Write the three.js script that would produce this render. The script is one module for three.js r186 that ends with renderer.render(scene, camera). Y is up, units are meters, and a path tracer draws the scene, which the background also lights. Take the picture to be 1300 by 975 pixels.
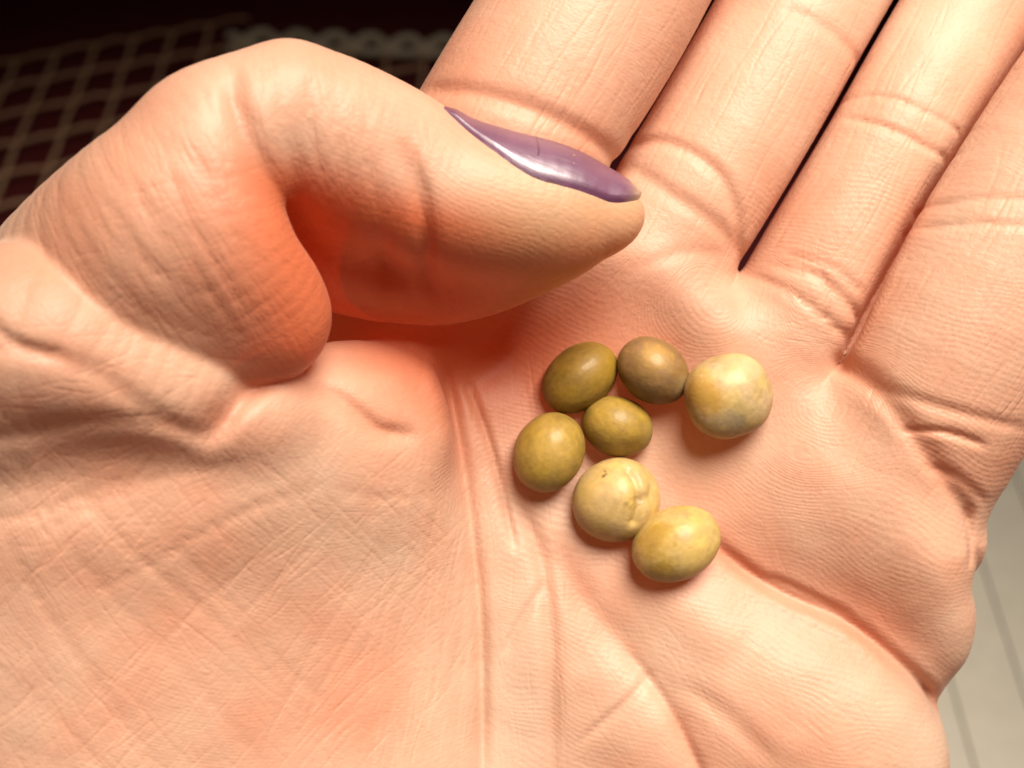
import * as THREE from 'three';
import { mergeGeometries } from 'three/addons/utils/BufferGeometryUtils.js';

// ---------------------------------------------------------------- camera, light, exposure
// Hand axes: millimetres, x to the little-finger side, y towards the fingertips, z out of the palm.  The hand is held out, palm up, tilted
// towards the holder; TILT is the angle between the palm's normal and straight up.
const TILT = 40 * Math.PI / 180, D = 125, PXMM = 13, MM = 0.001;
const ct = Math.cos(TILT), st = Math.sin(TILT);
const BASIS = new THREE.Matrix4().makeBasis(new THREE.Vector3(1, 0, 0), new THREE.Vector3(0, st, -ct), new THREE.Vector3(0, ct, st)).setPosition(0, 0.30, 0);
const toWorld = (x, y, z) => new THREE.Vector3(x * MM, y * MM, z * MM).applyMatrix4(BASIS);

const scene = new THREE.Scene();
const camera = new THREE.PerspectiveCamera(2 * Math.atan(487.5 / PXMM / D) * 180 / Math.PI, 4 / 3, 0.01, 20);
camera.position.copy(toWorld(0, 0, D));
camera.quaternion.setFromRotationMatrix(BASIS);
camera.focus = 0.118;
camera.userData.fStop = 28;
scene.add(camera);
const renderer = new THREE.WebGLRenderer({ antialias: true });
renderer.toneMapping = THREE.LinearToneMapping;
renderer.toneMappingExposure = 1;
renderer.shadowMap.enabled = true;
scene.background = new THREE.Color(0.010, 0.006, 0.005);

// the one lamp of the place: a shaded bulb up beyond the fingertips
const lamp = new THREE.SpotLight(new THREE.Color(1, 0.915, 0.785), 2.9, 0, 0.53, 1.0, 2);
lamp.name = 'shaded_lamp';
lamp.position.copy(toWorld(130, 315, 370));
lamp.target.position.copy(toWorld(35, -8, 0));
lamp.castShadow = true;
lamp.shadow.radius = 8;
lamp.shadow.mapSize.set(2048, 2048);
lamp.shadow.camera.near = 0.05; lamp.shadow.camera.far = 3;
scene.add(lamp, lamp.target);

// ---------------------------------------------------------------- helpers
let seed = 20231;
const rnd = () => { seed = (seed + 0x6d2b79f5) | 0; let t = Math.imul(seed ^ (seed >>> 15), 1 | seed); t = (t + Math.imul(t ^ (t >>> 7), 61 | t)) ^ t; return ((t ^ (t >>> 14)) >>> 0) / 4294967296; };
const hash = (x, y, z) => { let h = Math.imul(x, 374761393) ^ Math.imul(y, 668265263) ^ Math.imul(z, 2147483629 | 1); h = Math.imul(h ^ (h >>> 13), 1274126177); h ^= h >>> 16; return (h >>> 0) / 4294967296; };
function noise(x, y, z = 0) {                                      // value noise, -1..1
  const ix = Math.floor(x), iy = Math.floor(y), iz = Math.floor(z);
  let u = x - ix, v = y - iy, w = z - iz;
  u = u * u * (3 - 2 * u); v = v * v * (3 - 2 * v); w = w * w * (3 - 2 * w);
  const L = (a, b, t) => a + (b - a) * t;
  const p = L(L(hash(ix, iy, iz), hash(ix + 1, iy, iz), u), L(hash(ix, iy + 1, iz), hash(ix + 1, iy + 1, iz), u), v);
  if (z === iz) return p * 2 - 1;
  const q = L(L(hash(ix, iy, iz + 1), hash(ix + 1, iy, iz + 1), u), L(hash(ix, iy + 1, iz + 1), hash(ix + 1, iy + 1, iz + 1), u), v);
  return L(p, q, w) * 2 - 1;
}
const fbm = (x, y, z = 0, n = 4) => { let s = 0, a = 0.5; for (let i = 0; i < n; i++) { s += a * noise(x, y, z); const t = x * 1.62 - y * 1.22 + 11.3; y = x * 1.22 + y * 1.62 + 5.7; x = t; z = z * 2.03; a *= 0.5; } return s; };
const sstep = (a, b, x) => { const t = Math.min(1, Math.max(0, (x - a) / (b - a))); return t * t * (3 - 2 * t); };
const mix = (a, b, t) => a + (b - a) * t;
const smin = (a, b, k) => { const h = Math.max(k - Math.abs(a - b), 0) / k; return Math.min(a, b) - h * h * k * 0.25; };
const smax = (a, b, k) => -smin(-a, -b, k);
// a point of the hand sketched on a sheet of 13 marks per millimetre laid on the palm, lifted z mm off it along the line of sight
const P = (px, py, z) => { const s = (D - z) / D / PXMM; return [(px - 650) * s, (487.5 - py) * s, z]; };
const P2 = (px, py, z = 0) => P(px, py, z).slice(0, 2);
function curve(pts, per = 8) {                                     // Catmull-Rom through points of any number of entries
  const out = [], n = pts.length, g = (i) => pts[Math.min(n - 1, Math.max(0, i))];
  for (let i = 0; i < n - 1; i++) for (let j = 0; j < per; j++) {
    const t = j / per, a = g(i - 1), b = g(i), c = g(i + 1), d = g(i + 2);
    out.push(b.map((_, k) => 0.5 * (2 * b[k] + (c[k] - a[k]) * t + (2 * a[k] - 5 * b[k] + 4 * c[k] - d[k]) * t * t + (3 * b[k] - a[k] - 3 * c[k] + d[k]) * t * t * t)));
  }
  out.push(pts[n - 1].slice());
  return out;
}

// ---------------------------------------------------------------- rasters over the palm plane (heights, creases), mm
class Raster {
  constructor(x0, x1, y0, y1, step) { Object.assign(this, { x0, y0, step, w: Math.ceil((x1 - x0) / step) + 1, h: Math.ceil((y1 - y0) / step) + 1 }); this.a = new Float32Array(this.w * this.h); }
  fill(f) { for (let j = 0; j < this.h; j++) for (let i = 0; i < this.w; i++) this.a[j * this.w + i] = f(this.x0 + i * this.step, this.y0 + j * this.step); return this; }
  at(x, y) {
    let u = (x - this.x0) / this.step, v = (y - this.y0) / this.step;
    u = Math.min(this.w - 1.001, Math.max(0, u)); v = Math.min(this.h - 1.001, Math.max(0, v));
    const i = u | 0, j = v | 0, k = j * this.w + i, a = this.a; u -= i; v -= j;
    return (a[k] * (1 - u) + a[k + 1] * u) * (1 - v) + (a[k + this.w] * (1 - u) + a[k + this.w + 1] * u) * v;
  }
  // a groove (d > 0) or a ridge (d < 0) along a polyline, w mm wide, fading towards its ends
  groove(line, w, d, fade = 0.25, rough = 0) {
    const c = curve(line, 10), n = c.length;
    const best = new Map();
    for (let s = 0; s < n - 1; s++) {
      const [ax, ay] = c[s], [bx, by] = c[s + 1], R = w * 2.6;
      const i0 = Math.max(0, Math.floor((Math.min(ax, bx) - R - this.x0) / this.step)), i1 = Math.min(this.w - 1, Math.ceil((Math.max(ax, bx) + R - this.x0) / this.step));
      const j0 = Math.max(0, Math.floor((Math.min(ay, by) - R - this.y0) / this.step)), j1 = Math.min(this.h - 1, Math.ceil((Math.max(ay, by) + R - this.y0) / this.step));
      const dx = bx - ax, dy = by - ay, L2 = dx * dx + dy * dy || 1e-9;
      for (let j = j0; j <= j1; j++) for (let i = i0; i <= i1; i++) {
        const x = this.x0 + i * this.step, y = this.y0 + j * this.step, t = Math.min(1, Math.max(0, ((x - ax) * dx + (y - ay) * dy) / L2));
        const q = Math.hypot(x - ax - t * dx, y - ay - t * dy);
        if (q > R) continue;
        const u = (s + t) / (n - 1), e = Math.min(1, Math.min(u, 1 - u) / Math.max(fade, 1e-3));
        let v = Math.exp(-(q / w) * (q / w)) * e * (2 - e);
        if (rough) v *= 1 + rough * noise(x * 1.7, y * 1.7, 3.5);
        const k = j * this.w + i;
        if (!best.has(k) || best.get(k) < v) best.set(k, v);
      }
    }
    for (const [k, v] of best) this.a[k] += d * v;
  }
}
const gauss = (x, y, cx, cy, sx, sy, rot = 0) => { const c = Math.cos(rot), s = Math.sin(rot), dx = x - cx, dy = y - cy, u = (dx * c + dy * s) / sx, v = (-dx * s + dy * c) / sy; return Math.exp(-(u * u + v * v)); };
function polySdf(poly, x, y) {                                     // signed distance to a closed polygon, negative inside
  let d = 1e9, inside = false;
  for (let i = 0, j = poly.length - 1; i < poly.length; j = i++) {
    const [ax, ay] = poly[i], [bx, by] = poly[j], ex = bx - ax, ey = by - ay, t = Math.min(1, Math.max(0, ((x - ax) * ex + (y - ay) * ey) / (ex * ex + ey * ey)));
    d = Math.min(d, Math.hypot(x - ax - t * ex, y - ay - t * ey));
    if ((ay > y) !== (by > y) && x < (bx - ax) * (y - ay) / (by - ay) + ax) inside = !inside;
  }
  return inside ? -d : d;
}

// ---------------------------------------------------------------- the hand's form
const outline = curve([[470, 330], [600, 262], [800, 250], [955, 365], [1094, 455], [1180, 545], [1240, 640], [1268, 690], [1254, 732], [1246, 748], [1254, 790], [1244, 850], [1214, 898], [1212, 918], [1217, 985], [1205, 1100], [1120, 1300], [900, 1480], [300, 1500], [-150, 1300], [-330, 1000], [-260, 760], [-60, 560], [200, 460], [380, 400], [470, 330]].map(([a, b]) => P2(a, b, -2)), 5).slice(0, -1);
const thenarEdge = curve([[330, 460], [440, 445], [525, 452], [562, 510], [580, 570], [598, 690], [609, 800], [612, 975], [600, 1150], [520, 1450], [100, 1500], [-300, 1300], [-420, 900], [-420, 500], [-100, 330], [150, 380], [330, 460]].map(([a, b]) => P2(a, b, 3)), 6).slice(0, -1);
const AREA = [-78, 52, -78, 46];
const outlineR = new Raster(...AREA, 0.5).fill((x, y) => polySdf(outline, x, y));
const G = (px, py, z, sx, sy, rot, h) => { const [cx, cy] = P2(px, py, z); return [cx, cy, sx / PXMM, sy / PXMM, -rot * Math.PI / 180, h]; };
const bumps = [
  G(1105, 620, 3, 140, 110, 38, 4.0),      // pad under the ring and little fingers
  G(1185, 720, 2, 75, 110, -20, 3.0),     // its outer end
  G(930, 400, 2, 95, 75, 38, 2.2),        // pad under middle and ring
  G(820, 320, 2, 90, 70, 30, 2.6),
  G(640, 190, 4, 150, 40, 20, 3.0),       // fold at the root of the index finger
  G(1070, 950, 4, 190, 130, 25, 5.0),     // heel of the hand below the heart line
  G(880, 780, 1, 90, 45, 35, 1.0),
  G(690, 850, 0, 60, 150, 0, 1.0),
  G(800, 930, 0, 60, 110, -30, 1.3),
  G(770, 570, 0, 130, 130, 0, -2.2),      // hollow that holds the peas
  G(640, 430, 0, 120, 70, 0, -2.5),       // under the thumb
];
const thenarFar = (() => {                                          // depth into the ball of the thumb, its ridge lines rounded off
  const r = new Raster(...AREA, 0.6).fill((x, y) => Math.max(0, -polySdf(thenarEdge, x, y))), n = 7, t = new Float32Array(r.a.length);
  for (let pass = 0; pass < 3; pass++) {
    for (let j = 0; j < r.h; j++) for (let i = 0; i < r.w; i++) { let s = 0, c = 0; for (let k = -n; k <= n; k++) if (i + k >= 0 && i + k < r.w) { s += r.a[j * r.w + i + k]; c++; } t[j * r.w + i] = s / c; }
    for (let j = 0; j < r.h; j++) for (let i = 0; i < r.w; i++) { let s = 0, c = 0; for (let k = -n; k <= n; k++) if (j + k >= 0 && j + k < r.h) { s += t[(j + k) * r.w + i]; c++; } r.a[j * r.w + i] = s / c; }
  }
  return r;
})();
const H = new Raster(...AREA, 0.3).fill((x, y) => {
  let h = 0;
  for (const b of bumps) h += b[5] * gauss(x, y, b[0], b[1], b[2], b[3], b[4]);
  const d = -polySdf(thenarEdge, x, y);
  if (d > 0) {
    const low = sstep(5, -22, y);          // the rim is steep near the thumb and runs out towards the wrist
    h += mix(2.8, 0.5, low) * sstep(0, mix(2.2, 4, low), d) + 14 * (1 - Math.exp(-Math.pow(mix(d, thenarFar.at(x, y), sstep(1, 7, d)) / 14, 1.2))) + 8 * sstep(-14, -40, x) * (1 - 0.45 * sstep(0, -38, y)) * sstep(0, 5, d);
    const [cx, cy] = P2(430, 560, 9); h += 4.0 * gauss(x, y, cx, cy, 14, 11) * sstep(0, 3, d);
  }
  { const [cx, cy] = P2(200, 650, 15); h += 1.8 * gauss(x, y, cx, cy, 18, 6); }
  h += 0.5 * fbm(x / 9, y / 9, 1.5, 3);
  return h;
});
const palmLines = new Raster(-52, 52, -42, 42, 0.12);
const C = (z, w, d, pts, fade = 0.25, rough = 0) => palmLines.groove(pts.map(([a, b]) => P2(a, b, z)), w, d, fade, rough);
// heart line, its lips, and the fork
C(3, 0.8, 1.0, [[905, 690], [960, 735], [1010, 765], [1080, 795], [1140, 840], [1190, 885], [1230, 930]], 0.16);
C(3, 3.4, 1.2, [[930, 700], [1000, 752], [1080, 785], [1150, 830], [1200, 875], [1240, 910]], 0.25);
C(3, 0.7, -0.35, [[960, 748], [1010, 776], [1075, 806], [1120, 838]], 0.3, 0.5);
C(3, 0.45, 0.35, [[985, 738], [1030, 758], [1090, 788]], 0.3);
// life line and its companions
C(2, 0.75, 0.55, [[560, 455], [575, 530], [588, 600], [600, 700], [609, 800], [611, 900], [611, 1000]], 0.12);
C(0, 0.5, 0.5, [[590, 480], [620, 560], [640, 640], [655, 700]], 0.3);
C(0, 0.9, 0.5, [[630, 590], [680, 690], [697, 780], [700, 880], [698, 1000]], 0.25);
C(0, 1.6, 0.55, [[700, 690], [745, 770], [800, 830], [850, 890], [890, 990]], 0.2);
C(0, 0.6, 0.35, [[790, 820], [840, 885], [880, 960], [900, 1010]], 0.3);
C(1, 1.1, 0.3, [[865, 870], [920, 905], [975, 960]], 0.3);
C(0, 0.5, 0.25, [[640, 830], [660, 790], [690, 740]], 0.4);
C(0, 0.5, 0.25, [[735, 940], [790, 890], [830, 850]], 0.4);
// creases of the web beside the thumb
C(17, 1.2, 1.1, [[345, 470], [318, 495], [296, 525], [272, 556]], 0.3);
C(19, 0.9, 0.28, [[-20, 432], [70, 448], [150, 470], [205, 515], [265, 553]], 0.15);
C(18, 0.8, 0.25, [[-20, 556], [60, 548], [140, 532], [215, 535], [262, 552]], 0.2);
C(20, 0.6, 0.35, [[20, 400], [70, 440], [120, 455]], 0.3);
C(12, 0.9, 0.6, [[400, 490], [440, 515], [480, 548], [520, 555]], 0.3);
// finger roots
C(4, 0.9, 0.5, [[545, 118], [620, 138], [700, 165], [790, 200]], 0.15);
C(2, 0.7, 0.36, [[806, 172], [850, 178], [905, 215], [935, 265], [945, 318]], 0.15);
C(2, 0.9, 0.35, [[800, 200], [850, 245], [915, 290], [945, 320]], 0.2);
C(2, 0.6, 0.25, [[985, 335], [1035, 350], [1075, 385], [1095, 402]], 0.2, 0.4);
C(2, 0.6, 0.25, [[960, 345], [1010, 375], [1060, 415], [1082, 425]], 0.2, 0.4);
C(2, 0.5, 0.15, [[1000, 322], [1050, 338], [1095, 372]], 0.2, 0.4);
C(2, 0.35, 0.15, [[1040, 345], [1050, 375], [1045, 405]], 0.2, 0.4);
C(3, 1.0, 0.6, [[1070, 455], [1105, 490], [1150, 555], [1195, 612], [1238, 662]], 0.12);
C(4, 0.6, 0.28, [[1110, 490], [1160, 510], [1230, 530], [1300, 545]], 0.3);
C(4, 0.4, 0.4, [[1140, 545], [1190, 548], [1240, 565]], 0.3);
C(4, 0.5, 0.28, [[1170, 590], [1210, 605], [1260, 640]], 0.3);
// middle joints of the fingers
C(3, 0.7, 0.22, [[1005, 5], [1050, 25], [1110, 62]], 0.2);
C(3, 0.4, 0.14, [[1085, 115], [1130, 118], [1190, 145], [1240, 165]], 0.2, 0.4);
C(3, 0.45, 0.2, [[1078, 140], [1130, 160], [1180, 185], [1220, 195]], 0.2, 0.4);
C(5, 0.45, 0.16, [[1170, 290], [1230, 290], [1300, 300]], 0.2);
C(5, 0.45, 0.16, [[1180, 262], [1240, 258], [1310, 268]], 0.2);
C(2, 0.7, 0.12, [[800, 345], [870, 320], [935, 322]], 0.4);
// outer edge of the hand
C(-2, 0.7, 0.3, [[1225, 690], [1238, 725], [1243, 748]], 0.2);
C(0, 0.6, 0.4, [[1215, 640], [1225, 680], [1222, 715]], 0.3);
// the ball of the thumb: crossing wrinkles
for (const l of [
  [[60, 690], [140, 640], [230, 600], [330, 585]], [[150, 740], [240, 690], [330, 640], [430, 610]], [[0, 640], [90, 640], [170, 610], [240, 585]],
  [[90, 590], [140, 680], [210, 780], [300, 900], [360, 1000]], [[140, 600], [220, 700], [310, 800], [390, 910]], [[50, 620], [100, 740], [170, 860], [250, 990]],
  [[0, 780], [60, 830], [130, 900], [200, 990]], [[230, 640], [290, 740], [370, 850], [420, 900]], [[430, 615], [480, 630], [545, 634]], [[440, 520], [480, 545], [520, 550]],
]) C(10, 0.6, 0.05 + 0.05 * rnd(), l, 0.35, 0.4);
for (const l of [[[560, 620], [575, 720], [560, 830], [530, 960]], [[590, 740], [580, 830], [555, 930]], [[490, 680], [440, 760], [390, 840], [330, 960]], [[520, 700], [480, 790], [430, 880]], [[430, 660], [370, 720], [310, 780]], [[470, 770], [420, 850], [380, 930]], [[545, 600], [552, 640], [545, 690]], [[350, 690], [280, 750], [230, 800]]]) C(9, 0.28, 0.05, l, 0.4, 0.5);

const thumbLines = new Raster(-60, 22, -10, 44, 0.12);
const T = (z, w, d, pts, fade = 0.25, rough = 0) => thumbLines.groove(pts.map(([a, b]) => P2(a, b, z)), w, d, fade, rough);
for (const l of [[[230, 215], [255, 280], [290, 350], [330, 420]], [[265, 200], [290, 265], [330, 340]], [[190, 235], [215, 290], [250, 350]], [[140, 240], [180, 300], [230, 370]], [[290, 180], [310, 240], [350, 310], [380, 370]], [[240, 290], [275, 370], [310, 440]], [[100, 260], [140, 330], [190, 390]]]) T(23, 0.5, 0.06 + 0.04 * rnd(), l, 0.35, 0.5);
for (const l of [[[262, 115], [280, 160], [300, 190]], [[335, 90], [330, 130], [335, 175]], [[365, 85], [358, 140], [365, 195]], [[395, 95], [392, 150], [402, 220]], [[425, 110], [428, 170], [440, 240]], [[460, 120], [462, 190], [480, 280]], [[300, 100], [300, 140], [312, 180]]]) T(24, 0.45, 0.05 + 0.05 * rnd(), l, 0.35, 0.4);
for (const l of [[[515, 190], [535, 250], [540, 310], [532, 355]], [[480, 300], [485, 350], [475, 400]], [[500, 330], [510, 380], [508, 410]]]) T(18, 0.9, 0.65, l, 0.35);
T(20, 0.5, 0.35, [[528, 352], [536, 357], [541, 345]], 0.3);
T(23, 1.1, 0.8, [[300, 95], [308, 140], [324, 190], [350, 250], [385, 310]], 0.4);

// sweeps of spheres along a line: [px, py, z, r]
class Sweep {
  constructor(pts, k, { flat = 1, per = 4 } = {}) {
    this.k = k; this.flat = flat;
    const q = curve(pts.map(([a, b, z, r]) => [...P(a, b, z), r]), per);
    this.all = []; for (let i = 0; i < q.length - 1; i++) this.all.push([...q[i], ...q[i + 1]]);
    this.s = this.all;
  }
  seg(s, x, y, z) {
    const dx = s[4] - s[0], dy = s[5] - s[1], dz = s[6] - s[2], L2 = dx * dx + dy * dy + dz * dz || 1e-9;
    let t = ((x - s[0]) * dx + (y - s[1]) * dy + (z - s[2]) * dz) / L2;
    t = t < 0 ? 0 : t > 1 ? 1 : t;
    const ex = x - s[0] - t * dx, ey = y - s[1] - t * dy, ez = (z - s[2] - t * dz) * this.flat;
    return Math.sqrt(ex * ex + ey * ey + ez * ez) - s[3] - t * (s[7] - s[3]);
  }
  cull(x, y, z, reach) {
    const d = this.all.map((s) => this.seg(s, x, y, z)), m = Math.min(...d);
    this.s = m > reach * 2.5 ? [] : this.all.filter((_, i) => d[i] < m + 2.6 * reach);
  }
  at(x, y, z) { let m = 1e3; for (const s of this.s) { const d = this.seg(s, x, y, z); if (d < m) m = d; } return m; }
}
const fingers = [
  new Sweep([[520, 420, -8, 9.5], [575, 300, -3, 9.8], [650, 172, 0, 9.9], [738, 32, -1, 10.1], [803, -78, -2.5, 9.8], [880, -215, -5, 9.1], [1010, -430, -11, 8.1], [1120, -620, -18, 7.4], [1170, -700, -22, 5.6]], 3),
  new Sweep([[740, 480, -9, 8], [800, 375, -7, 7.8], [872, 260, -5.6, 8.1], [972, 104, -7, 8.8], [1049, -42, -9, 8.3], [1150, -220, -12, 7.4], [1300, -470, -18, 6.9], [1430, -690, -26, 6.5], [1475, -765, -30, 5.0]], 2),
  new Sweep([[880, 600, -10, 7.5], [950, 480, -7.5, 7.1], [1024, 385, -5, 7.6], [1102, 230, -5.2, 7.75], [1158, 129, -6, 7.7], [1240, -7, -8.5, 7.0], [1370, -270, -14, 6.3], [1500, -500, -22, 5.8], [1545, -570, -25, 4.6]], 2),
  new Sweep([[1050, 760, -14, 8], [1100, 670, -9, 9.2], [1158, 546, -4.0, 10.4], [1230, 405, -1.0, 10.7], [1336, 237, 0.3, 10.1], [1430, 80, -1, 9.0], [1540, -120, -6, 7.8], [1650, -320, -14, 6.8], [1690, -390, -17, 5.4]], 2),
];
const web = new Sweep([[1075, 480, -9, 6], [1110, 410, -9.5, 5.4], [1150, 330, -10.5, 4.6], [1190, 250, -11.5, 3.6]], 2);    // skin between the ring and the little finger
const forearm = new Sweep([[420, 1080, -14, 22], [300, 1300, -15, 23], [170, 1560, -17, 26]], 10);
const thumbRoot = new Sweep([[-200, 790, -10, 12], [-70, 610, -2, 12], [50, 480, 2, 11.4], [140, 385, 11, 11.1], [208, 305, 18.2, 9.6], [250, 232, 20.2, 7.2], [310, 168, 20, 6.2], [368, 140, 18.8, 5.6]], 1, { per: 5 });
const thumbPulp = new Sweep([[150, 390, 11, 8], [225, 385, 15.4, 7.0], [288, 392, 16.4, 5.8], [335, 402, 15.8, 4.8]], 2.5);
const thumbLip = new Sweep([[258, 180, 20.2, 5.2], [266, 225, 20.8, 5.4], [280, 278, 21.2, 5.5], [304, 330, 20.4, 5.2], [338, 380, 18.0, 4.8], [346, 408, 16.4, 4.5], [322, 428, 15.4, 4.2]], 2);
const thumbBone = new Sweep([[368, 140, 18.8, 5.6], [415, 172, 16.8, 6.8], [480, 208, 14.6, 7.2], [555, 243, 13.6, 6.6], [620, 260, 13.2, 6.3], [690, 268, 12.8, 5.6], [738, 270, 12.5, 4.1], [775, 273, 12.4, 2.9], [796, 270, 12.3, 1.3]], 1, { per: 5 });
const thumbPad = new Sweep([[400, 230, 9, 7.2], [430, 300, 6, 6.6], [475, 325, 5.2, 6.0], [505, 330, 5.0, 5.9], [560, 332, 5.2, 5.9], [620, 325, 6.4, 5.3], [680, 308, 8.2, 4.2], [728, 285, 10, 2.6], [752, 277, 11.2, 1.2]], 4);
const folds = [
  new Sweep([[-80, 470, 17, 9.5], [40, 430, 20.5, 8], [128, 460, 20, 6.5], [200, 490, 18.8, 5.3], [255, 514, 17, 4.2], [300, 527, 15, 3.2]], 2.2),    // web fold beside the thumb's root
  new Sweep([[-90, 570, 12.5, 9], [25, 526, 17.2, 6.3], [105, 532, 16.6, 5.4], [180, 560, 14.6, 4.8], [240, 592, 12, 4.4]], 3),
  new Sweep([[90, 640, 9, 7], [210, 606, 10.0, 6], [280, 582, 10.4, 5.2], [332, 540, 11.6, 4.7], [372, 524, 10.6, 4.4], [415, 548, 7.6, 4.6], [455, 590, 3.8, 4.2]], 7),   // lobes of the ball of the thumb
  new Sweep([[390, 510, 6.8, 4.8], [450, 500, 5.2, 4.9], [505, 515, 3.6, 4.7], [524, 545, 3.4, 4.0]], 3.5),
];
const thumbParts = [thumbRoot, thumbBone, thumbPulp, thumbLip, thumbPad];
const sweeps = [...fingers, web, forearm, ...thumbParts, ...folds];
let hasPalm = true;
function thumbField(x, y, z) {
  let t = smin(thumbRoot.at(x, y, z), thumbPulp.at(x, y, z), 3);
  t = smin(t, thumbLip.at(x, y, z), 2.5);
  t = smin(t, smin(thumbBone.at(x, y, z), thumbPad.at(x, y, z), 4.5), 0.7);
  if (t < 3 && z > 8) t += thumbLines.at(x, y) * sstep(9, 15, z);
  return t;
}
function palmField(x, y, z) {
  const inX = x > AREA[0] && x < AREA[1] && y > AREA[2] && y < AREA[3];
  let f = 1e3;
  if (inX) {
    const h = H.at(x, y), o = outlineR.at(x, y);
    f = smax(smax((z - h) * 0.85, o, 8), -(z + 21 - 0.0 * h), 9);
  } else f = 40;
  let g = 1e3;
  const q = fingers.map((s) => s.at(x, y, z));
  for (let i = 0; i < 4; i++) {               // neighbouring fingers press together but stay apart by a hair's breadth
    let v = q[i];
    for (const j of [i - 1, i + 1]) { const n = q[j]; if (n < 4 && v < 4) v = smax(v, (q[i] - n) * 0.5 + (i + j === 5 ? 0.38 : 0.27), 0.8); }
    g = Math.min(g, v);
  }
  g = Math.min(g, web.at(x, y, z));
  f = smin(f, g, 2.2);
  f = smin(f, forearm.at(x, y, z), 12);
  for (const s of folds) f = smin(f, s.at(x, y, z), s.k);
  if (f < 3 && z > -8) f += palmLines.at(x, y) * sstep(-8, -3, z);
  return f;
}
let lastThumb = false;
function field(x, y, z) {
  const p = palmField(x, y, z), t = thumbField(x, y, z);
  lastThumb = t < p;
  const deep = sstep(-46, -66, x);          // the thumb grows out of the hand at its root and only lies against it further out
  return smin(p, t, mix(0.7, 5, deep));
}

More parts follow.
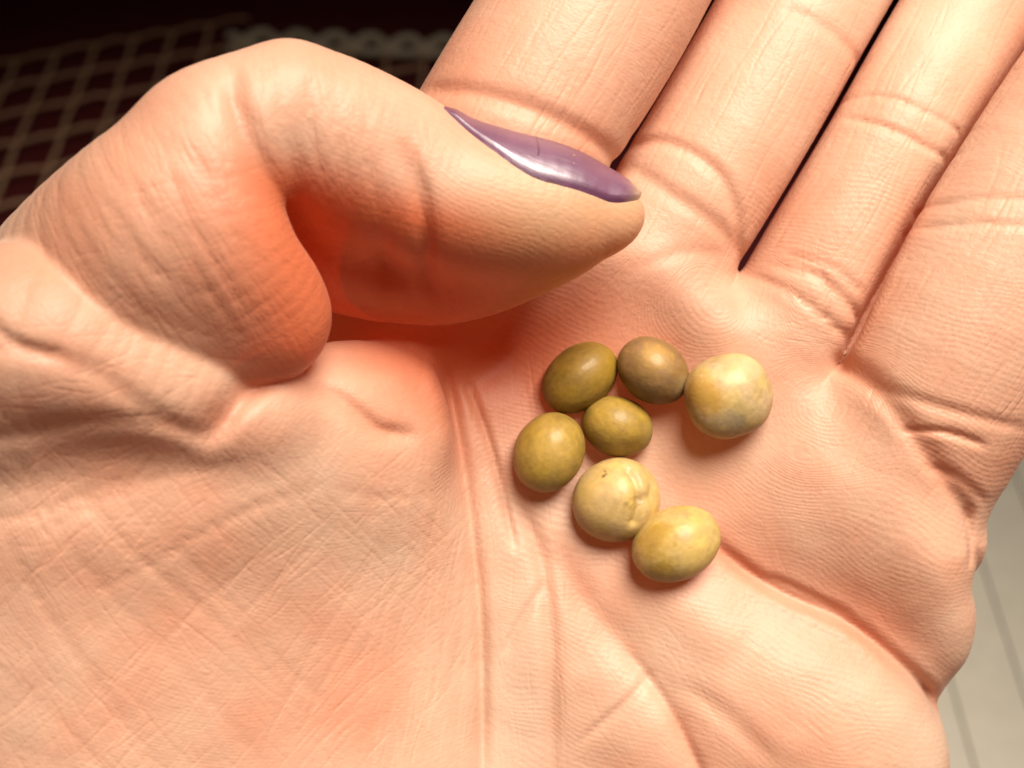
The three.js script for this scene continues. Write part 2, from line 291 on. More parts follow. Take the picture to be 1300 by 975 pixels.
// ---------------------------------------------------------------- meshing: surface nets in blocks, vertices pulled onto the surface
function meshField(lo, hi, cell) {
  const B = 8, bs = B * cell, n = [0, 1, 2].map((i) => Math.ceil((hi[i] - lo[i]) / bs)), reach = bs * 0.87 + 1;
  const V = [], N = [], flag = [], faces = [], index = new Map();
  const key = (i, j, k) => (k * 4096 + j) * 4096 + i, val = new Float32Array((B + 1) ** 3), W = B + 1;
  const blocks = [];
  for (const s of sweeps) s.s = s.all;
  for (let bz = 0; bz < n[2]; bz++) for (let by = 0; by < n[1]; by++) for (let bx = 0; bx < n[0]; bx++) {
    const cx = lo[0] + (bx + 0.5) * bs, cy = lo[1] + (by + 0.5) * bs, cz = lo[2] + (bz + 0.5) * bs;
    if (Math.abs(field(cx, cy, cz)) > reach + 3.2) continue;
    blocks.push([bx, by, bz, cx, cy, cz]);
  }
  const edges = [];
  for (const [bx, by, bz, cx, cy, cz] of blocks) {
    for (const s of sweeps) s.cull(cx, cy, cz, reach + 3);
    const gi = bx * B, gj = by * B, gk = bz * B;
    let neg = 0;
    for (let k = 0; k <= B; k++) for (let j = 0; j <= B; j++) for (let i = 0; i <= B; i++) { const v = field(lo[0] + (gi + i) * cell, lo[1] + (gj + j) * cell, lo[2] + (gk + k) * cell); val[(k * W + j) * W + i] = v; neg += v < 0; }
    if (neg === 0 || neg === W ** 3) continue;
    for (let k = 0; k < B; k++) for (let j = 0; j < B; j++) for (let i = 0; i < B; i++) {
      const o = (k * W + j) * W + i, c = [val[o], val[o + 1], val[o + W], val[o + W + 1], val[o + W * W], val[o + W * W + 1], val[o + W * W + W], val[o + W * W + W + 1]];
      let m = 0; for (let q = 0; q < 8; q++) if (c[q] < 0) m |= 1 << q;
      if (m === 0 || m === 255) continue;
      let sx = 0, sy = 0, sz = 0, cnt = 0;
      for (let a = 0; a < 8; a++) for (const bit of [1, 2, 4]) if (!(a & bit)) {
        const b = a | bit;
        if ((c[a] < 0) === (c[b] < 0)) continue;
        const t = c[a] / (c[a] - c[b]);
        sx += (a & 1) + (bit === 1 ? t : 0); sy += ((a >> 1) & 1) + (bit === 2 ? t : 0); sz += (a >> 2) + (bit === 4 ? t : 0); cnt++;
      }
      let x = lo[0] + (gi + i + sx / cnt) * cell, y = lo[1] + (gj + j + sy / cnt) * cell, z = lo[2] + (gk + k + sz / cnt) * cell;
      const e = 0.12; let gx, gy, gz, gl;
      for (let it = 0; it < 2; it++) {
        gx = field(x + e, y, z) - field(x - e, y, z); gy = field(x, y + e, z) - field(x, y - e, z); gz = field(x, y, z + e) - field(x, y, z - e);
        gl = Math.hypot(gx, gy, gz) || 1e-9;
        if (it === 1) break;
        const f = field(x, y, z), st = Math.max(-0.4 * cell, Math.min(0.4 * cell, f / (gl / (2 * e))));
        x -= st * gx / gl; y -= st * gy / gl; z -= st * gz / gl;
      }
      field(x, y, z);
      index.set(key(gi + i, gj + j, gk + k), V.length / 3);
      V.push(x, y, z); N.push(gx / gl, gy / gl, gz / gl); flag.push(lastThumb ? 1 : 0);
      // faces across the three edges that leave this cell's lowest corner
      for (const [bit, axis] of [[1, 0], [2, 1], [4, 2]]) if ((c[0] < 0) !== (c[bit] < 0)) edges.push(gi + i, gj + j, gk + k, axis, c[0] < 0 ? 1 : 0);
    }
  }
  for (let q = 0; q < edges.length; q += 5) {
    const i = edges[q], j = edges[q + 1], k = edges[q + 2], axis = edges[q + 3];
    const d1 = axis === 0 ? [0, 1, 0] : axis === 1 ? [0, 0, 1] : [1, 0, 0], d2 = axis === 0 ? [0, 0, 1] : axis === 1 ? [1, 0, 0] : [0, 1, 0];
    const a = index.get(key(i, j, k)), b = index.get(key(i - d1[0], j - d1[1], k - d1[2])), c = index.get(key(i - d1[0] - d2[0], j - d1[1] - d2[1], k - d1[2] - d2[2])), d = index.get(key(i - d2[0], j - d2[1], k - d2[2]));
    if (a === undefined || b === undefined || c === undefined || d === undefined) continue;
    if (edges[q + 4]) faces.push(a, b, c, a, c, d); else faces.push(a, c, b, a, d, c);
  }
  for (const s of sweeps) s.s = s.all;
  return { V, N, flag, faces };
}
const CELL = globalThis.COARSE || 0.36;
const hm = meshField([-100, -84, -46], [98, 100, 36], CELL);

// ---------------------------------------------------------------- skin: charts, textures
const TEX = { x0: -54, y0: -46, size: 108 };
function skinTextures(isThumb, res) {
  const bump = new Float32Array(res * res), col = new Uint8Array(res * res * 4), step = TEX.size / res;
  const fine = new Raster(TEX.x0, TEX.x0 + TEX.size, TEX.y0, TEX.y0 + TEX.size, 0.09);
  const pale = new Raster(TEX.x0, TEX.x0 + TEX.size, TEX.y0, TEX.y0 + TEX.size, 0.09);
  const hair = (n, box, ang, spread, len, w, d, tint) => {           // many fine wrinkles of one direction
    for (let i = 0; i < n; i++) {
      const x = mix(box[0], box[2], rnd()), y = mix(box[1], box[3], rnd()), a = (ang + spread * (rnd() - 0.5)) * Math.PI / 180, l = len * (0.4 + rnd()), bend = 0.25 * (rnd() - 0.5);
      const p = [-1, -0.3, 0.3, 1].map((t) => [x + Math.cos(a + bend * t) * l * t * 0.5, y + Math.sin(a + bend * t) * l * t * 0.5]), ww = w * (0.7 + 0.6 * rnd());
      fine.groove(p, ww, d * (0.4 + 0.8 * rnd()), 0.4, 0.5);
      if (tint) pale.groove(p, ww, tint * rnd(), 0.4, 0.6);
    }
  };
  const box = (a, b, c, d, z) => { const [x0, y1] = P2(a, b, z), [x1, y0] = P2(c, d, z); return [x0, y0, x1, y1]; };
  const alongFinger = 60;
  if (!isThumb) {
    hair(220, box(560, 0, 1300, 330, 4), alongFinger, 12, 9, 0.14, 0.08, 0.9);
    hair(110, box(1080, 200, 1300, 560, 4), 62, 10, 9, 0.14, 0.08, 0.9);
    hair(90, box(960, 300, 1110, 440, 2), 30, 120, 4, 0.12, 0.04, 0.3);
    hair(200, box(0, 560, 560, 975, 9), -52, 20, 7, 0.16, 0.05, 0.3);
    hair(160, box(0, 560, 600, 975, 9), 45, 22, 8, 0.15, 0.06, 1.3);
    hair(120, box(0, 420, 300, 700, 11), 10, 60, 4, 0.16, 0.06, 0.3);
    hair(60, box(470, 600, 610, 975, 6), 80, 16, 9, 0.14, 0.06, 2.0);
    hair(90, box(600, 480, 720, 975, 0), 93, 14, 8, 0.13, 0.05, 0.5);
    hair(60, box(700, 260, 960, 460, 1), 50, 20, 6, 0.13, 0.04, 0.5);
    hair(26, box(1040, 560, 1230, 720, 3), 52, 12, 6, 0.2, 0.06, 0.9);
    hair(90, box(700, 700, 1200, 975, 2), -48, 30, 6, 0.14, 0.035, 0.3);
  } else {
    hair(200, box(40, 170, 420, 440, 23), -62, 18, 6, 0.16, 0.06, 0.4);
    hair(160, box(0, 200, 340, 460, 23), 20, 40, 3, 0.16, 0.05, 0.3);
    hair(160, box(300, 70, 560, 300, 22), -80, 14, 5, 0.14, 0.05, 0.4);
    hair(80, box(500, 150, 800, 380, 18), -30, 20, 4, 0.12, 0.02, 0.2);
  }
  const [wx, wy] = P2(1052, 520, 3), [vx, vy] = P2(925, 385, 2), [tx, ty] = P2(470, 560, 6);
  for (let j = 0; j < res; j++) for (let i = 0; i < res; i++) {
    const x = TEX.x0 + (i + 0.5) * step, y = TEX.y0 + (j + 0.5) * step, k = j * res + i;
    const warp = 2.6 * noise(x / 9, y / 9, 7.5) + 0.9 * noise(x / 3.4, y / 3.4, 2.5);
    let ph, amp = 0.6 + 0.4 * noise(x / 5, y / 5, 4.5);
    if (isThumb) { ph = (0.35 * x + 0.9 * y + warp * 0.8) / 0.5; amp *= sstep(-22, -12, x) * 0.8; }
    else {
      const r1 = Math.hypot(x - wx, (y - wy) * 1.15), r2 = Math.hypot(x - vx, y - vy) * 0.9 + 0.3 * (x - vx), flow = 0.3 * x + 0.95 * y;
      const w1 = sstep(9, 3, r1), w2 = sstep(8, 3, r2), left = sstep(-1, -7, x) * sstep(14, 2, y), th = sstep(-4, -8, x + 0.12 * y);
      const pf = mix(flow, 0.97 * x + 0.25 * y, left);
      ph = (mix(mix(mix(pf, r1 * 1.0, w1), r2, w2), Math.hypot(x - tx, (y - ty) * 1.4), th) + warp) / 0.5;
      const up = sstep(12, 17, y - 0.15 * x);                         // on the fingers the ridges give way to lengthwise wrinkles
      amp *= mix(1, 0.35, Math.max(up, 0.75 * th));
    }
    const ridge = Math.sin(ph * 2 * Math.PI) * amp;
    const grain = fbm(x * 2.3, y * 2.3, 9.5, 4), cells = Math.abs(fbm(x * 1.5 + 0.9 * y, y * 1.5 - 0.9 * x, 5.5, 2));
    const f = fine.at(x, y), p = pale.at(x, y);
    bump[k] = 0.5 + ridge * (0.032 + 0.016 * noise(x / 2.2, y / 2.2, 14.5)) - f * 1.5 + grain * 0.10 - (isThumb ? 0.07 : 0.04) * sstep(0.2, 0, cells);
    const tone = 0.95 + 0.05 * grain + 0.028 * ridge + 0.05 * Math.min(1, Math.max(0, p));
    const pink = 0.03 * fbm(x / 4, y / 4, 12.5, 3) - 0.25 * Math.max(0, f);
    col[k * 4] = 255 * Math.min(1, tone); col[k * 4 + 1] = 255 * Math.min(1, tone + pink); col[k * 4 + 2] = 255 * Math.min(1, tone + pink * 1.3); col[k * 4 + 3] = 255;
  }
  const b4 = new Float32Array(res * res * 4); for (let k = 0; k < res * res; k++) { b4[k * 4] = b4[k * 4 + 1] = b4[k * 4 + 2] = bump[k]; b4[k * 4 + 3] = 1; }
  const tb = new THREE.DataTexture(b4, res, res, THREE.RGBAFormat, THREE.FloatType), tc = new THREE.DataTexture(col, res, res);
  for (const t of [tb, tc]) { t.magFilter = THREE.LinearFilter; t.wrapS = t.wrapT = THREE.RepeatWrapping; t.needsUpdate = true; }
  return { tb, tc };
}
const RES = globalThis.COARSE ? 1024 : 2048;
function skinMaterial(isThumb) {
  const { tb, tc } = skinTextures(isThumb, RES);
  const m = new THREE.MeshPhysicalMaterial({ vertexColors: true, map: tc, bumpMap: tb, bumpScale: isThumb ? 0.00016 : 0.00024, roughness: 0.5, specularIntensity: 0.6, transmission: 0.45, thickness: 0, side: THREE.DoubleSide });
  m.name = isThumb ? 'thumb skin' : 'palm skin';
  return m;
}
const skinPalm = skinMaterial(false), skinThumb = skinMaterial(true);

// skin colour: paler at the pads, pinker in the folds' flexure lines, yellower at the thumb's end, plus red shade painted in under the thumb
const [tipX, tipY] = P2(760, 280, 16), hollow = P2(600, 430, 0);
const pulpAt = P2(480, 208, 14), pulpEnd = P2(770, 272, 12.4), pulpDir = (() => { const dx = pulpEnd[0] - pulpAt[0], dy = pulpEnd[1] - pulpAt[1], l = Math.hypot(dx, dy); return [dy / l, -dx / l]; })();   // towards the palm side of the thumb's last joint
function skinColor(x, y, z, thumb, crease) {
  const n1 = fbm(x / 7, y / 7, z / 7, 3), n2 = fbm(x / 2.2 + 40, y / 2.2, z / 2.2, 3), n3 = fbm(x / 14 + 9, y / 14, z / 14 + 4, 2);
  let r = 0.85 + 0.03 * n1, g = 0.49 + 0.10 * n1 + 0.035 * n2 + 0.14 * n3, b = 0.335 + 0.085 * n1 + 0.03 * n2 + 0.13 * n3;
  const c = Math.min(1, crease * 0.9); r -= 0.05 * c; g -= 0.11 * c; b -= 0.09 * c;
  if (thumb) { const u = 0.9 * sstep(0.8, 5.0, pulpDir[0] * (x - pulpAt[0]) + pulpDir[1] * (y - pulpAt[1])) * sstep(-27, -17, x); g = mix(g, 0.20, u); b = mix(b, 0.075, u); }      // red shade of the thumb's underside, painted into the skin colour
  else { const u = 0.85 * gauss(x, y, hollow[0], hollow[1], 13, 8.5); g = mix(g, 0.20, u); b = mix(b, 0.075, u); }  // red shade painted onto the palm where the thumb overhangs it
  if (thumb) { const t = sstep(15, 4, Math.hypot(x - tipX, y - tipY)); r = mix(r, 0.76, t * 0.6); g = mix(g, 0.46, t * 0.6); b = mix(b, 0.24, t * 0.6); }
  return [r, g, b];
}
function handGeometry() {
  const { V, N, flag, faces } = hm, nv = V.length / 3;
  // three charts: 0 palm side of hand and fingers, 1 palm side of the thumb, 2.. everything turned away, mapped along its own flattest axis
  const chartOf = (a) => { const nx = Math.abs(N[a * 3]), ny = Math.abs(N[a * 3 + 1]), nz = N[a * 3 + 2]; return nz > 0.42 || Math.abs(nz) > Math.max(nx, ny) ? (flag[a] ? 1 : 0) : nx > ny ? 2 : 3; };
  const chart = new Uint8Array(nv); for (let a = 0; a < nv; a++) chart[a] = chartOf(a);
  const map = [0, 1, 2, 3].map(() => new Int32Array(nv).fill(-1)), pos = [], nor = [], uv = [], col = [], tri = [[], []];
  const vert = (a, c) => {
    if (map[c][a] >= 0) return map[c][a];
    const x = V[a * 3], y = V[a * 3 + 1], z = V[a * 3 + 2];
    pos.push(x * MM, y * MM, z * MM); nor.push(N[a * 3], N[a * 3 + 1], N[a * 3 + 2]);
    const q = c === 2 ? [z + 0.4 * y, y] : c === 3 ? [x, z + 0.3 * x] : [x, y];
    uv.push((q[0] - TEX.x0) / TEX.size, (q[1] - TEX.y0) / TEX.size);
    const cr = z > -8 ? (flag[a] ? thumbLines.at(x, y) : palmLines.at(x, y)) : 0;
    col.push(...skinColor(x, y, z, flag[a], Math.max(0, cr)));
    return map[c][a] = pos.length / 3 - 1;
  };
  for (let f = 0; f < faces.length; f += 3) {
    const c = [chart[faces[f]], chart[faces[f + 1]], chart[faces[f + 2]]], pick = c[0] === c[1] || c[0] === c[2] ? c[0] : c[1];
    tri[pick === 1 || (pick > 1 && flag[faces[f]]) ? 1 : 0].push(vert(faces[f], pick), vert(faces[f + 1], pick), vert(faces[f + 2], pick));
  }
  const g = new THREE.BufferGeometry();
  g.setAttribute('position', new THREE.BufferAttribute(Float32Array.from(pos), 3));
  g.setAttribute('normal', new THREE.BufferAttribute(Float32Array.from(nor), 3));
  g.setAttribute('uv', new THREE.BufferAttribute(Float32Array.from(uv), 2));
  g.setAttribute('color', new THREE.BufferAttribute(Float32Array.from(col), 3));
  const idx = new Uint32Array(tri[0].length + tri[1].length); idx.set(tri[0]); idx.set(tri[1], tri[0].length);
  g.setIndex(new THREE.BufferAttribute(idx, 1));
  g.addGroup(0, tri[0].length, 0); g.addGroup(tri[0].length, tri[1].length, 1);
  console.log('hand triangles', idx.length / 3);
  return g;
}
function tag(o, label, category, group, kind) { if (label) o.userData.label = label; if (category) o.userData.category = category; if (group) o.userData.group = group; if (kind) o.userData.kind = kind; return o; }
const shadows = (o) => { o.castShadow = o.receiveShadow = true; return o; };
const place = (o) => { o.applyMatrix4(BASIS); scene.add(o); return o; };

const hand = shadows(new THREE.Mesh(handGeometry(), [skinPalm, skinThumb]));
hand.name = 'hand';
tag(hand, 'open cupped human hand, palm up, thumb bent across it, holding seven dried peas', 'hand');
place(hand);

// ---------------------------------------------------------------- thumbnail: a varnished plate bedded on the thumb's end
const thumbSmooth = (x, y, z) => smin(thumbBone.at(x, y, z), thumbPad.at(x, y, z), 4.5);
function nailShell(s0, s1, lift, thick, half, ns = 60, nt = 36, rimDrop = 0.55) {
  const A = P(520, 235, 13.8), Bp = P(818, 284, 12.3), ax = [Bp[0] - A[0], Bp[1] - A[1], Bp[2] - A[2]], L = Math.hypot(...ax), a = ax.map((v) => v / L);
  const n0 = [-a[1], a[0], 0], l0 = Math.hypot(n0[0], n0[1]); n0[0] /= l0; n0[1] /= l0;
  const w0 = [a[1] * n0[2] - a[2] * n0[1], a[2] * n0[0] - a[0] * n0[2], a[0] * n0[1] - a[1] * n0[0]];   // across, towards +z
  const rim = (s, phi) => {
    const o = A.map((v, i) => v + a[i] * L * s), dir = n0.map((v, i) => v * Math.cos(phi) + w0[i] * Math.sin(phi));
    let lo = 0, hi = 14; for (let it = 0; it < 28; it++) { const m = (lo + hi) / 2; if (thumbSmooth(o[0] + dir[0] * m, o[1] + dir[1] * m, o[2] + dir[2] * m) < 0) lo = m; else hi = m; }
    return { o, dir, r: lo };
  };
  const top = [], uvs = [], idx = [];
  const shell = (off) => {
    const out = [];
    for (let i = 0; i <= ns; i++) for (let j = 0; j <= nt; j++) {
      const u = i / ns, s = mix(s0, s1, u), v = j / nt * 2 - 1;
      const open = s < 0.3 ? Math.sqrt(Math.max(0, 1 - ((0.3 - s) / (0.3 - Math.min(s0, 0.29))) ** 2)) : 1, taper = s > 0.80 ? Math.sqrt(Math.max(0, 1 - ((s - 0.80) / (s1 - 0.80)) ** 2)) : 1;
      const phi = half[0] + (v > 0 ? mix(0.30, 1, sstep(s0, 0.55, s)) : 1) * v * half[1] * open * taper;
      const { o, dir, r } = rim(Math.min(s, 0.955), phi), extra = Math.max(0, s - 0.955) * L;
      const edge = sstep(0.8, 1, Math.abs(v)), base = sstep(0.12, 0, u);
      const R = r + lift + off - rimDrop * Math.max(edge, base);
      out.push([0, 1, 2].map((c) => o[c] + dir[c] * R + a[c] * extra));
      uvs.push(u, (v + 1) / 2);
    }
    return out;
  };
  const up = shell(0), dn = shell(-thick), W = nt + 1, all = [...up, ...dn], M = up.length;
  for (let i = 0; i < ns; i++) for (let j = 0; j < nt; j++) {
    const p = i * W + j; idx.push(p, p + 1, p + W, p + 1, p + W + 1, p + W, M + p, M + p + W, M + p + 1, M + p + 1, M + p + W, M + p + W + 1);
  }
  for (let i = 0; i < ns; i++) for (const j of [0, nt]) { const p = i * W + j, q = p + W; idx.push(...(j ? [p, M + p, q, q, M + p, M + q] : [p, q, M + p, q, M + q, M + p])); }
  for (let j = 0; j < nt; j++) for (const i of [0, ns]) { const p = i * W + j, q = p + 1; idx.push(...(i ? [p, q, M + p, q, M + q, M + p] : [p, M + p, q, q, M + p, M + q])); }
  const g = new THREE.BufferGeometry();
  g.setAttribute('position', new THREE.BufferAttribute(Float32Array.from(all.flat().map((v) => v * MM)), 3));
  g.setAttribute('uv', new THREE.BufferAttribute(Float32Array.from(uvs), 2));
  g.setIndex(idx); g.computeVertexNormals();
  return g;
}
function nailTexture() {
  const w = 512, h = 256, c = new Uint8Array(w * h * 4), b = new Float32Array(w * h * 4);
  for (let j = 0; j < h; j++) for (let i = 0; i < w; i++) {
    const u = i / w, v = j / h, k = (j * w + i) * 4;
    const wear = sstep(0.90, 1.0, u + 0.05 * fbm(u * 20, v * 9, 1.5, 3)), edge = sstep(0.93, 0.99, Math.abs(v * 2 - 1) + 0.06 * noise(u * 40, v * 3, 2.5));
    const chip = sstep(0.72, 0.8, noise(u * 34, v * 26, 6.5)) * sstep(0.35, 0.5, u) * 0.6;
    const crackLine = Math.abs(u - (0.47 + 0.05 * (v - 0.5) + 0.006 * noise(v * 20, 1, 2.5))) < 0.0025 && v > 0.42 && v < 0.8 ? 1 : 0;
    const n = fbm(u * 14, v * 5, 3.5, 4), lw = Math.max(wear, edge * 0.8, chip);
    const base = [0.105 + 0.03 * n, 0.016 + 0.008 * n, 0.066 + 0.02 * n], bare = [0.24, 0.15, 0.085];
    const to = (x) => 255 * Math.pow(Math.min(1, Math.max(0, x)), 1 / 2.2);
    for (let q = 0; q < 3; q++) c[k + q] = to(mix(base[q], bare[q], lw) * (1 - 0.3 * crackLine));
    c[k + 3] = 255;
    b[k] = b[k + 1] = b[k + 2] = 0.5 + 0.3 * fbm(u * 5, v * 22, 8.5, 3) + 0.12 * fbm(u * 40, v * 30, 2.2, 3) - 0.6 * crackLine - 0.5 * lw; b[k + 3] = 1;
  }
  const tc = new THREE.DataTexture(c, w, h); tc.colorSpace = THREE.SRGBColorSpace;
  const tb = new THREE.DataTexture(b, w, h, THREE.RGBAFormat, THREE.FloatType);
  for (const t of [tc, tb]) { t.magFilter = THREE.LinearFilter; t.needsUpdate = true; }
  return { tc, tb };
}
{
  const { tc, tb } = nailTexture();
  const nail = shadows(new THREE.Mesh(nailShell(0.06, 0.962, 0.42, 0.35, [0.30, 1.10]), new THREE.MeshPhysicalMaterial({ map: tc, bumpMap: tb, bumpScale: 0.00012, roughness: 0.5, ior: 2.1, clearcoat: 1, clearcoatRoughness: 0.34, side: THREE.DoubleSide })));
  nail.name = 'thumbnail'; nail.userData.label = 'pointed thumbnail with worn purple varnish';
  hand.add(nail);
  const rimN = shadows(new THREE.Mesh(nailShell(0.70, 0.956, 0.14, 0.34, [0.40, 1.20], 40, 30, 0.1), new THREE.MeshPhysicalMaterial({ color: new THREE.Color(0.30, 0.17, 0.085), roughness: 0.6, side: THREE.DoubleSide })));
  rimN.name = 'nail_edge'; rimN.userData.label = 'bare brownish free edge of the nail';
  nail.add(rimN);
}

// ---------------------------------------------------------------- the seven dried peas
const peaBump = (() => {
  const n = 256, b = new Float32Array(n * n * 4);
  for (let j = 0; j < n; j++) for (let i = 0; i < n; i++) { const k = (j * n + i) * 4; b[k] = b[k + 1] = b[k + 2] = 0.5 + 0.5 * fbm(i / 14, j / 14, 2.5, 5); b[k + 3] = 1; }
  const t = new THREE.DataTexture(b, n, n, THREE.RGBAFormat, THREE.FloatType); t.magFilter = THREE.LinearFilter; t.wrapS = t.wrapT = THREE.MirroredRepeatWrapping; t.needsUpdate = true; return t;
})();
const peaSkin = new THREE.MeshPhysicalMaterial({ vertexColors: true, bumpMap: peaBump, bumpScale: 0.00004, roughness: 0.5, specularIntensity: 0.5, clearcoat: 0.10, clearcoatRoughness: 0.14 });
const lin = (r, g, b) => [r, g, b].map((v, i) => Math.pow(v / 255, 2.2) * [0.56, 0.50, 0.46][i]);
// o: px, py (centre), r [long, short, high] mm, turn (degrees, in the palm's plane), dents [[dx,dy,dz,width,depth]], base colour, patches [[dx,dy,dz,width,strength,colour]]
function makePea(o, i) {
  const g = new THREE.SphereGeometry(1, 120, 84), p = g.attributes.position, c = new Float32Array(p.count * 3), sd = 17.3 * (i + 1);
  const ca = Math.cos(o.turn * Math.PI / 180), sa = Math.sin(o.turn * Math.PI / 180);
  for (let k = 0; k < p.count; k++) {
    let x = p.getX(k), y = p.getZ(k), z = p.getY(k);              // the sphere's poles lie along z
    y = -y;
    let s = 1 + 0.035 * fbm(x * 1.2 + sd, y * 1.2, z * 1.2, 2) + 0.004 * fbm(x * 4 + sd, y * 4, z * 4, 2);
    if (o.square) { const q = Math.pow(Math.abs(x) ** o.square + Math.abs(y) ** o.square + Math.abs(z) ** o.square, -1 / o.square); s *= mix(1, q, 0.8); }
    // directions below are given in the palm's axes, so turn the pea's own back
    const wx = x * ca - y * sa, wy = x * sa + y * ca;
    for (const d of o.dents ?? []) { const l = Math.hypot(d[0], d[1], d[2]), q = Math.acos(Math.min(1, Math.max(-1, (wx * d[0] + wy * d[1] + z * d[2]) / l))); s -= d[4] * Math.exp(-((q / d[3]) ** 2)); }
    for (const d of o.furrows ?? []) { // arc between two directions
      let best = 9; for (let t = 0; t <= 48; t++) { const f = t / 48, m = 4 * f * (1 - f); const v = [mix(d[0][0], d[1][0], f) + m * d[4][0], mix(d[0][1], d[1][1], f) + m * d[4][1], mix(d[0][2], d[1][2], f) + m * d[4][2]], l = Math.hypot(...v); best = Math.min(best, Math.acos(Math.min(1, (wx * v[0] + wy * v[1] + z * v[2]) / l))); }
      s -= d[3] * Math.exp(-((best / d[2]) ** 2));
    }
    let col = o.color.slice();
    const n1 = fbm(wx * 2.2 + sd, wy * 2.2, z * 2.2, 4), n2 = fbm(wx * 9 + sd, wy * 9, z * 9, 3), n3 = fbm(wx * 3.1 - sd, wy * 3.1, z * 3.1, 3);
    col = col.map((v, q) => v * (1 + 0.38 * n1 + 0.26 * n2 + (q === 2 ? -0.35 * n3 : 0.1 * n3)));
    for (const d of o.patches ?? []) { const l = Math.hypot(d[0], d[1], d[2]), q = Math.acos(Math.min(1, Math.max(-1, (wx * d[0] + wy * d[1] + z * d[2]) / l))) + 0.35 * n1 + 0.2 * n2, t = d[4] * sstep(d[3], d[3] * 0.35, q); col = col.map((v, m) => mix(v, d[5][m], t)); }
    c.set(col, k * 3);
    const X = x * o.r[0] * s, Y = y * o.r[1] * s, Z = z * o.r[2] * s;
    g.attributes.uv.setXY(k, x * 0.45 + 0.5 + i * 0.17, y * 0.45 + 0.5);
    p.setXYZ(k, (X * ca - Y * sa) * MM, (X * sa + Y * ca) * MM, Z * MM);
  }
  g.setAttribute('color', new THREE.BufferAttribute(c, 3));
  g.computeVertexNormals();
  // close the shading across the sphere's seam
  const nn = g.attributes.normal, W = 121;
  for (let r = 0; r <= 84; r++) { const a = r * W, b = a + 120, v = new THREE.Vector3().fromBufferAttribute(nn, a).add(new THREE.Vector3().fromBufferAttribute(nn, b)).normalize(); nn.setXYZ(a, v.x, v.y, v.z); nn.setXYZ(b, v.x, v.y, v.z); }
  const m = shadows(new THREE.Mesh(g, peaSkin));
  m.name = i ? 'dried_pea_' + String(i).padStart(3, '0') : 'dried_pea';
  let [cx, cy] = P2(o.px, o.py, 3);
  let rest = -99;                                                    // the highest the palm gets under the pea, measured against its round underside
  for (let u = -0.8; u <= 0.81; u += 0.2) for (let v = -0.8; v <= 0.81; v += 0.2) { const q = u * u + v * v; if (q < 0.7) { const x = cx + u * o.r[0], y = cy + v * o.r[1]; rest = Math.max(rest, H.at(x, y) - palmLines.at(x, y) + o.r[2] * Math.sqrt(1 - q)); } }
  const cz = rest - 1.45 + (o.up ?? 0);
  [cx, cy] = P2(o.px, o.py, cz);
  m.position.set(cx * MM, cy * MM, cz * MM);
  tag(m, o.label, 'pea', 'dried peas lying in the palm');
  m.userData.group = 'dried peas lying in the palm';
  return place(m);
}
